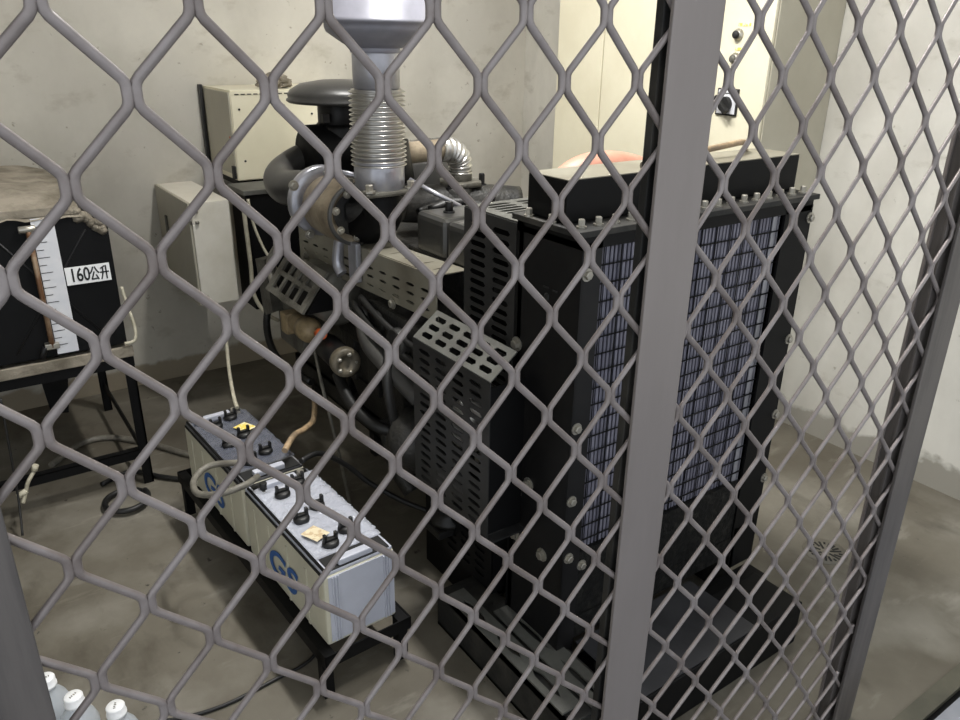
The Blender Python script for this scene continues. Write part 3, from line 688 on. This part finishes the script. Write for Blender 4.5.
# ------------------------------------------------------------------ fuel tank & stand
TY = 2.914
st = thing('tank_stand', 'black angle-iron stand with dusty shelf carrying the fuel tank', 'stand', (-.1, 3.3, 0))
b = MB(); b.box(-.62, TY - .01, .560, .478, 3.72, .574, .002); b.box(-.62, TY - .022, .545, .482, TY - .010, .585, .003)
plabel(b.build('shelf', 'dust', st), 'dusty shelf with crusted front edge')
b = MB(); b.box(-.62, TY - .012, .505, .48, TY, .56); b.box(.44, TY, .505, .48, 3.72, .56); b.box(-.62, 3.70, .505, .48, 3.72, .56); b.build('shelf_frame', 'flat', st)
for x, y in ((.444, TY), (-.62, TY), (.444, 3.68), (-.62, 3.68)):
    b = MB(); b.box(x, y, 0, x + .036, y + .006, .55); b.box(x + .030, y, 0, x + .036, y + .036, .55); b.build('leg', 'flat', st)
b = MB(); b.box(-.6, TY + .002, .115, .45, TY + .008, .15); b.box(-.6, TY + .002, .145, .45, TY + .036, .150); b.box(.46, TY, .115, .466, 3.7, .15); b.build('brace', 'flat', st)
b = MB(); b.prism([(.10, TY + .30, .5), (.18, TY + .30, .5), (.20, TY + .30, .25), (.26, TY + .30, .24), (.30, TY + .30, .5), (.2, TY + .3, .55)], (0, .02, 0)); b.build('gusset', 'flat', st)

tank = thing('fuel_tank', 'black fuel tank with white level scale and a dusty top on the stand', 'tank', (-.1, 3.2, .585))
poly = [(-.60, 0, .588), (.470, 0, .588), (.472, 0, 1.035), (.385, 0, 1.098), (-.60, 0, 1.098)]
b = MB(); b.prism([(x, TY + .01, z) for x, y, z in poly], (0, .76, 0), bev=.004); 
body = b.build('body', 'flat', tank)
b = MB()
for (p, q) in (((.10, 1.06), (.40, .64)), ((.40, 1.02), (.12, .62)), ((-.5, 1.06), (.05, .66)), ((0.05, 1.06), (-.5, .66))):
    b.cyl((p[0], TY + .010, p[1]), (q[0], TY + .010, q[1]), .004, 8)
plabel(b.build('pressed_rib', 'black', tank), 'faint diagonal pressed ribs')
# dusty crust on the top, uneven
t = bmesh.new(); n1, n2 = 40, 26; V = []
for i in range(n1 + 1):
    row = []
    for j in range(n2 + 1):
        x = -.60 + 1.0 * i / n1; y = TY - .004 + .77 * j / n2
        if i == n1: x += .02 * noise.noise(Vector((0, j * .6, 2)))
        z = 1.107 + .014 * noise.noise(Vector((x * 9, y * 9, 1))) + .006 * noise.noise(Vector((x * 40, y * 40, 1)))
        z += .045 * max(0, 1 - ((x - .05) / .45) ** 2) * min(1, j / 6)
        if j == 0: z = 1.070 + .02 * noise.noise(Vector((x * 14, 0, 7)))
        row.append(t.verts.new((x, y, z)))
    V.append(row)
for i in range(n1):
    for j in range(n2):
        f = t.faces.new((V[i][j], V[i + 1][j], V[i + 1][j + 1], V[i][j + 1])); f.smooth = True
m = MB(); m.add(t); m.box(-.6, TY + .0, 1.08, .36, 3.68, 1.105)
plabel(m.build('top_crust', 'dust', tank), 'crusted grey-brown dust on the top')
b = MB()
for k in range(26):
    x = .36 + .10 * random.random(); z = 1.085 - (x - .385) * .72 - .03 * random.random()
    b.lathe([(.002, -.008), (.016, 0), (.002, .008)], (x, TY + .006, z), (0, 1, 0), 7)
plabel(b.build('crust_patch', 'dust', tank), 'flaky grey dust on the corner')
cap = MB().cyl((.10, 3.10, 1.13), (.10, 3.10, 1.165), .05, 24).cyl((.10, 3.10, 1.165), (.10, 3.10, 1.20), .058, 24).build('filler_cap', 'silver', tank)
lg = plabel(MB().prism([(.240, TY + .002, .598), (.308, TY + .002, .598), (.308, TY + .002, 1.075), (.240, TY + .002, 1.075)], (0, -.003, 0)).build('level_scale', 'gauge', tank), 'white scale strip with tick marks')
for k in range(17):
    z = .63 + k * .026; w = .022 if k % 2 else .036
    MB().box(.241, TY - .0018, z, .241 + w, TY - .0008, z + .0022).build('tick', 'ink', lg)
b = MB(); b.cyl((.228, TY - .012, .63), (.228, TY - .012, 1.04), .0085, 12); plabel(b.build('sight_tube', 'copper', tank), 'brown sight tube')
MB().box(.205, TY - .02, .625, .25, TY + .01, .645, .003).build('tube_fitting', 'bolt', tank)
MB().cyl((.20, TY - .01, 1.045), (.25, TY - .01, 1.045), .012, 12).build('tube_fitting', 'bolt', tank)
MB().cyl((.205, TY - .012, .635), (.19, TY - .012, .60), .01, 10).build('drain_tap', 'black', tank)
# label 160 litres
lb = MB().box(.312, TY + .003, .835, .454, TY + .0065, .897).build('capacity_label', 'white', tank)
t = text_mesh('160', .066, .0006, bold=.0010)
bmesh.ops.transform(t, matrix=Matrix.Diagonal((.66, 1, 1, 1)), verts=t.verts)
m = MB(); m.add(place(t, (1, 0, 0), (0, 0, 1), (.3560, TY + .0022, .866)))
def stroke(pts, w=.0046):
    pts = [(cx + (a_ - cx) * .86, z_) for a_, z_ in pts]
    for (ax, az), (bx, bz) in zip(pts, pts[1:]):
        d = Vector((bx - ax, 0, bz - az)); L = d.length
        n_ = Vector((-d.z, 0, d.x)).normalized() * w / 2; e = d.normalized() * w * .25
        A = Vector((ax, TY + .0030, az)) - e; Bq = Vector((bx, TY + .0030, bz)) + e
        m.prism([A + n_, A - n_, Bq - n_, Bq + n_], (0, -.0012, 0))
cx, cz, h = .4025, .866, .023       # 公
stroke([(cx - .003, cz + h), (cx - .009, cz + h * .45), (cx - .016, cz + h * .05)])
stroke([(cx + .003, cz + h), (cx + .009, cz + h * .45), (cx + .016, cz + h * .05)])
stroke([(cx - .001, cz + h * .25), (cx - .012, cz - h * .85), (cx + .011, cz - h * .80)])
stroke([(cx + .006, cz - h * .25), (cx + .013, cz - h * .95)])
cx = .4345                          # 升
stroke([(cx + .002, cz + h * .95), (cx - .012, cz + h * .65)])
stroke([(cx - .016, cz + h * .05), (cx + .016, cz + h * .05)])
stroke([(cx - .005, cz + h * .75), (cx - .005, cz + h * .0), (cx - .013, cz - h)])
stroke([(cx + .007, cz + h), (cx + .007, cz - h)])
m.build('lettering', 'ink', lb)
# hose at tank's right bottom
plabel(MB().tube([(.483, 2.93, .80), (.492, 2.92, .72), (.500, 2.90, .65), (.490, 2.89, .605), (.455, 2.89, .60)], .006, 8).build('drain_hose', 'cablew', tank),
    'thin pale hose at the lower right corner')

# ------------------------------------------------------------------ wall boxes
wb = thing('meter_box', 'white metal box low on the back wall left of the generator', 'electrical box', (.95, 3.6, .535))
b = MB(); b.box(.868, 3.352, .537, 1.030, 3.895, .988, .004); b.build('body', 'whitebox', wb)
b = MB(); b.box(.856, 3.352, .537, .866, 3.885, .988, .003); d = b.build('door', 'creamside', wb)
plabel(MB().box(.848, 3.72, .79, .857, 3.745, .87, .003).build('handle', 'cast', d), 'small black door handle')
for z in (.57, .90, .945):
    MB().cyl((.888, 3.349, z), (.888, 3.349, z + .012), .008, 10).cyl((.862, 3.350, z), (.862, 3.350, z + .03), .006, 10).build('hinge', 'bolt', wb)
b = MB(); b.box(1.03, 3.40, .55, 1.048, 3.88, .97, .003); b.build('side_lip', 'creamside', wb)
cb = thing('control_cabinet', 'cream control cabinet high on the back wall above the generator', 'electrical box', (1.35, 3.7, 1.03))
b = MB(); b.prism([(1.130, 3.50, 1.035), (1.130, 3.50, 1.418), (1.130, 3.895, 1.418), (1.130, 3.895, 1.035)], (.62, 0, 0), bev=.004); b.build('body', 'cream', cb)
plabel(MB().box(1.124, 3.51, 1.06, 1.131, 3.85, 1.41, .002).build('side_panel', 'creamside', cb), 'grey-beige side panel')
plabel(MB().box(1.110, 3.868, 1.02, 1.126, 3.895, 1.425, .002).build('back_channel', 'fan', cb), 'dark channel along the back edge')
plabel(MB().box(1.14, 3.54, 1.008, 1.74, 3.88, 1.036, .002).build('base', 'flat', cb), 'black underside base')
for k in range(9): MB().box(1.15 + k * .028, 3.497, 1.400, 1.168 + k * .028, 3.503, 1.404).build('vent_slot', 'ink', cb)
for x, z in ((1.165, 1.34), (1.17, 1.12), (1.37, 1.35), (1.42, 1.14), (1.50, 1.31)): MB().cyl((x, 3.502, z), (x, 3.497, z), .005, 8).build('screw_hole', 'ink', cb)
plabel(MB().box(1.123, 3.52, 1.175, 1.1255, 3.545, 1.225).build('warning_label', 'orange', cb), 'small red-orange warning label')
b = MB(); b.box(1.114, 3.50, 1.045, 1.125, 3.53, 1.10, .002); b.build('latch', 'ink', cb)
# debris on the cabinet
t = bmesh.new(); bmesh.ops.create_icosphere(t, subdivisions=4, radius=1)
for v in t.verts:
    v.co *= 1 + .35 * noise.noise(v.co * 2.3) + .12 * noise.noise(v.co * 7)
    v.co = Vector((1.38 + v.co.x * .075, 3.62 + v.co.y * .06, max(1.42, 1.440 + v.co.z * .040)))
m = MB(); m.add(t); tag(m.build('rag', 'dust'), 'crumpled grimy rag lying on top of the cream control cabinet', 'rag')
# conduits between the box and generator
tag(MB().tube([(1.058, 3.255, 1.00), (1.062, 3.255, .88), (1.064, 3.25, .72), (1.065, 3.25, .585), (1.10, 3.22, .50), (1.15, 3.2, .46)], .009, 10).build('power_cable', 'cablew'),
    'pale cable running down beside the white wall box', 'cable')
tag(MB().tube([(1.085, 3.262, 1.00), (1.09, 3.24, .90), (1.11, 3.20, .80), (1.13, 3.12, .72), (1.12, 3.05, .64)], .006, 10).build('power_cable', 'cablew'),
    'thinner pale cable curving across the black terminal box', 'cable')

# large switch cabinet on right wall
sw = thing('switch_cabinet', 'tall cream switch cabinet with push buttons against the right wall', 'cabinet', (2.83, 2.5, 0))
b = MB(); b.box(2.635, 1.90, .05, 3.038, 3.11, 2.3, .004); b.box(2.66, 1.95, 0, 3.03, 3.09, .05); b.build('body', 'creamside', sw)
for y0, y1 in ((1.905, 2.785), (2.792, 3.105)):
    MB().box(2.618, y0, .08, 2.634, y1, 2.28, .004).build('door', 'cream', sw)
def button(y, z, m):
    p = sw.children[1] if False else sw
    b = MB(); b.lathe([(.010, 0), (.022, 0), (.022, .006), (.017, .010), (.017, .014), (.010, .015)], (2.618, y, z), (-1, 0, 0), 24); o = b.build('button_ring', 'bolt', p)
    b = MB(); b.lathe([(.004, .012), (.014, .012), (.014, .022), (.011, .026), (.003, .027)], (2.618, y, z), (-1, 0, 0), 24); o2 = b.build('push_button', m, p)
    MB().box(2.6155, y - .050, z + .030, 2.619, y + .005, z + .040).build('name_tag', 'yellow', p)
button(2.055, 1.668, 'ink'); button(2.055, 1.583, 'cast')
b = MB(); b.box(2.611, 2.015, 1.375, 2.619, 2.115, 1.475, .002); b.build('switch_plate', 'ink', sw)
b = MB(); b.box(2.609, 2.022, 1.382, 2.612, 2.108, 1.455); b.box(2.609, 2.022, 1.459, 2.612, 2.108, 1.470); b.build('switch_face', 'gauge', sw)
b = MB(); b.cyl((2.611, 2.065, 1.418), (2.590, 2.065, 1.418), .028, 24); b.box(2.566, 2.055, 1.378, 2.592, 2.075, 1.458, .004, rot=Matrix.Rotation(-.8, 4, 'X')); plabel(b.build('rotary_knob', 'ink', sw), 'black rotary switch knob')

# ------------------------------------------------------------------ floor items
b = MB()
def ringpts(cx, cy, r, z, a0, a1, n=14, sq=1.0, dz=0): return [(cx + r * math.cos(a0 + (a1 - a0) * k / n), cy + sq * r * math.sin(a0 + (a1 - a0) * k / n), z + dz * k / n) for k in range(n + 1)]
b.tube(ringpts(.355, 2.80, .075, .012, .3, 2 * PI + .3, 18, 1.1, .014), .011, 10, sub=3)
tag(b.build('hose_coil', 'rubber'), 'small coil of dark hose on the floor beside the tank stand leg', 'hose')
tag(MB().tube([(.16, 3.25, .012), (.30, 3.38, .012), (.42, 3.36, .013), (.55, 3.20, .012), (.66, 3.02, .012), (.80, 2.92, .014)], .013, 10).build('floor_cable', 'cable'),
    'thick grey-brown cable curving over the floor behind the stand leg', 'cable')
tag(MB().tube([(.30, 2.98, .012), (.42, 3.02, .012), (.52, 2.90, .012), (.64, 2.80, .012), (.80, 2.78, .012)], .010, 10).build('floor_cable', 'rubber'),
    'black cable on the floor running from the stand leg under the battery rack', 'cable')
tag(MB().tube([(.16, 1.70, .006), (.26, 1.66, .006), (.36, 1.645, .006), (.48, 1.655, .006), (.60, 1.67, .006), (.72, 1.75, .006)], .005, 8).build('floor_wire', 'rubber'),
    'thin black wire lying on the floor in front of the battery rack', 'wire')
w = thing('hanging_wire', 'thin wire with pale yellow taped joints hanging beneath the tank shelf', 'wire', (.05, 2.86, 0))
MB().tube([(.04, 2.86, .50), (.03, 2.85, .30), (.02, 2.84, .12), (.005, 2.76, .02)], .004, 8).build('lead', 'rubber', w)
MB().tube([(.085, 2.86, .20), (.06, 2.85, .17), (.045, 2.85, .13), (.03, 2.84, .10)], .007, 8).build('taped_joint', 'cablew', w)
MB().tube([(.088, 2.86, .205), (.095, 2.86, .225)], .011, 8, sub=1).build('connector', 'cablew', w)
MB().tube([(.05, 2.85, .14), (.02, 2.85, .125)], .011, 8, sub=1).build('connector', 'cablew', w)

# floor drain
dr = thing('floor_drain', 'small round floor drain with radial slots near the right wall', 'drain', (2.30, 1.15, .0))
MB().lathe([(.005, .0004), (.075, .0004), (.075, .001), (.005, .001)], (2.30, 1.15, 0), (0, 0, 1), 36).build('plate', 'floor', dr)
b = MB()
for k in range(20):
    a = 2 * PI * k / 20; r0 = .016 + .014 * (k % 3)
    p = Vector((math.cos(a), math.sin(a), 0)); q = Vector((-p.y, p.x, 0)) * .0035; c = Vector((2.30, 1.15, .0008))
    b.prism([c + p * r0 + q, c + p * r0 - q, c + p * .056 - q, c + p * .056 + q], (0, 0, .0015))
b.build('slot', 'ink', dr)

# bottles
def make_bottle():
    B = thing('water_bottle', '', 'bottle', (0, 0, 0), 'clear plastic bottles on the floor by the gate')
    b = MB(); b.lathe([(.03, .002), (.040, .006), (.042, .02), (.042, .10), (.040, .105), (.042, .11), (.042, .185), (.036, .205), (.022, .228), (.0165, .238), (.0165, .252)], (0, 0, 0), (0, 0, 1), 32)
    b.build('body', 'bottle', B)
    b = MB(); b.lathe([(.0195, .240), (.0215, .241), (.0215, .246), (.020, .247), (.020, .262), (.018, .265), (.004, .265)], (0, 0, 0), (0, 0, 1), 32)
    c = b.build('screw_cap', 'white', B)
    m = MB()
    for q in range(4): m.box(-.009 + q * .005, -.002 + .001 * (q % 2), .2648, -.0065 + q * .005, .003, .2656)
    m.build('cap_print', 'cable', c)
    return B
b0 = make_bottle()
def copy_tree(o, parent=None):
    c = o.copy(); COL.objects.link(c); c.parent = parent
    for ch in list(o.children): copy_tree(ch, c)
    return c
zc = .262
spots = [((45, 679), 'clear bottle with white cap, leftmost, half behind the gate hinge bar'),
         ((73, 697), 'clear bottle with white cap, middle of the front three on the floor'),
         ((115, 707), 'clear bottle with white cap, rightmost of the three on the floor')]
BW = ((.821, .209, -.532), (-.571, .323, -.755), (.014, .923, .384))
for k, ((u, v), l) in enumerate(spots):
    c = (u - 480, -(v - 360), -778.2); r = [sum(BW[i][q] * c[q] for q in range(3)) for i in range(3)]
    s_ = (zc - 1.65) / r[2]
    o = b0 if k == 0 else copy_tree(b0)
    o.location = (r[0] * s_, r[1] * s_, 0); o.rotation_euler.z = k * .6
    o['label'] = l

# ------------------------------------------------------------------ lamp
lamp = thing('ceiling_lamp', 'white fluorescent batten lamp on the ceiling above the generator', 'ceiling light', (1.25, 2.0, 2.9))
MB().box(1.20, 1.35, 2.95, 1.30, 2.65, 3.0, .004).build('housing', 'white', lamp)
MB().cyl((1.25, 1.38, 2.93), (1.25, 2.62, 2.93), .016, 16).build('tube', 'lamp', lamp)
ld = bpy.data.lights.new('tube_light', 'AREA'); ld.shape = 'RECTANGLE'; ld.size = .10; ld.size_y = 1.2; ld.energy = 88; ld.color = (1, .985, .95)
lo = bpy.data.objects.new('tube_light', ld); COL.objects.link(lo); lo.location = (1.25, 2.0, 2.90)

# daylight from the open side behind the camera
w = bpy.data.worlds.new('World'); sc.world = w; w.use_nodes = True
w.node_tree.nodes['Background'].inputs[0].default_value = (.90, .95, 1.0, 1)
w.node_tree.nodes['Background'].inputs[1].default_value = 1.05

# ------------------------------------------------------------------ camera
cd = bpy.data.cameras.new('camera'); cam = bpy.data.objects.new('camera', cd); COL.objects.link(cam)
cd.sensor_width = 36; cd.lens = 36 * 778.2 / 960; cd.clip_start = .05
R = Matrix(BW)
x = R.col[0].normalized(); y = (R.col[1] - x * R.col[1].dot(x)).normalized(); z = x.cross(y)
Rm = Matrix((x, y, z)).transposed().to_4x4()
cam.matrix_world = Matrix.Translation((0, 0, 1.65)) @ Rm
sc.camera = cam
sc.view_settings.view_transform = 'Standard'; sc.view_settings.look = 'None'
sc.view_settings.exposure = 0.45; sc.view_settings.gamma = 1; sc.view_settings.use_curve_mapping = False
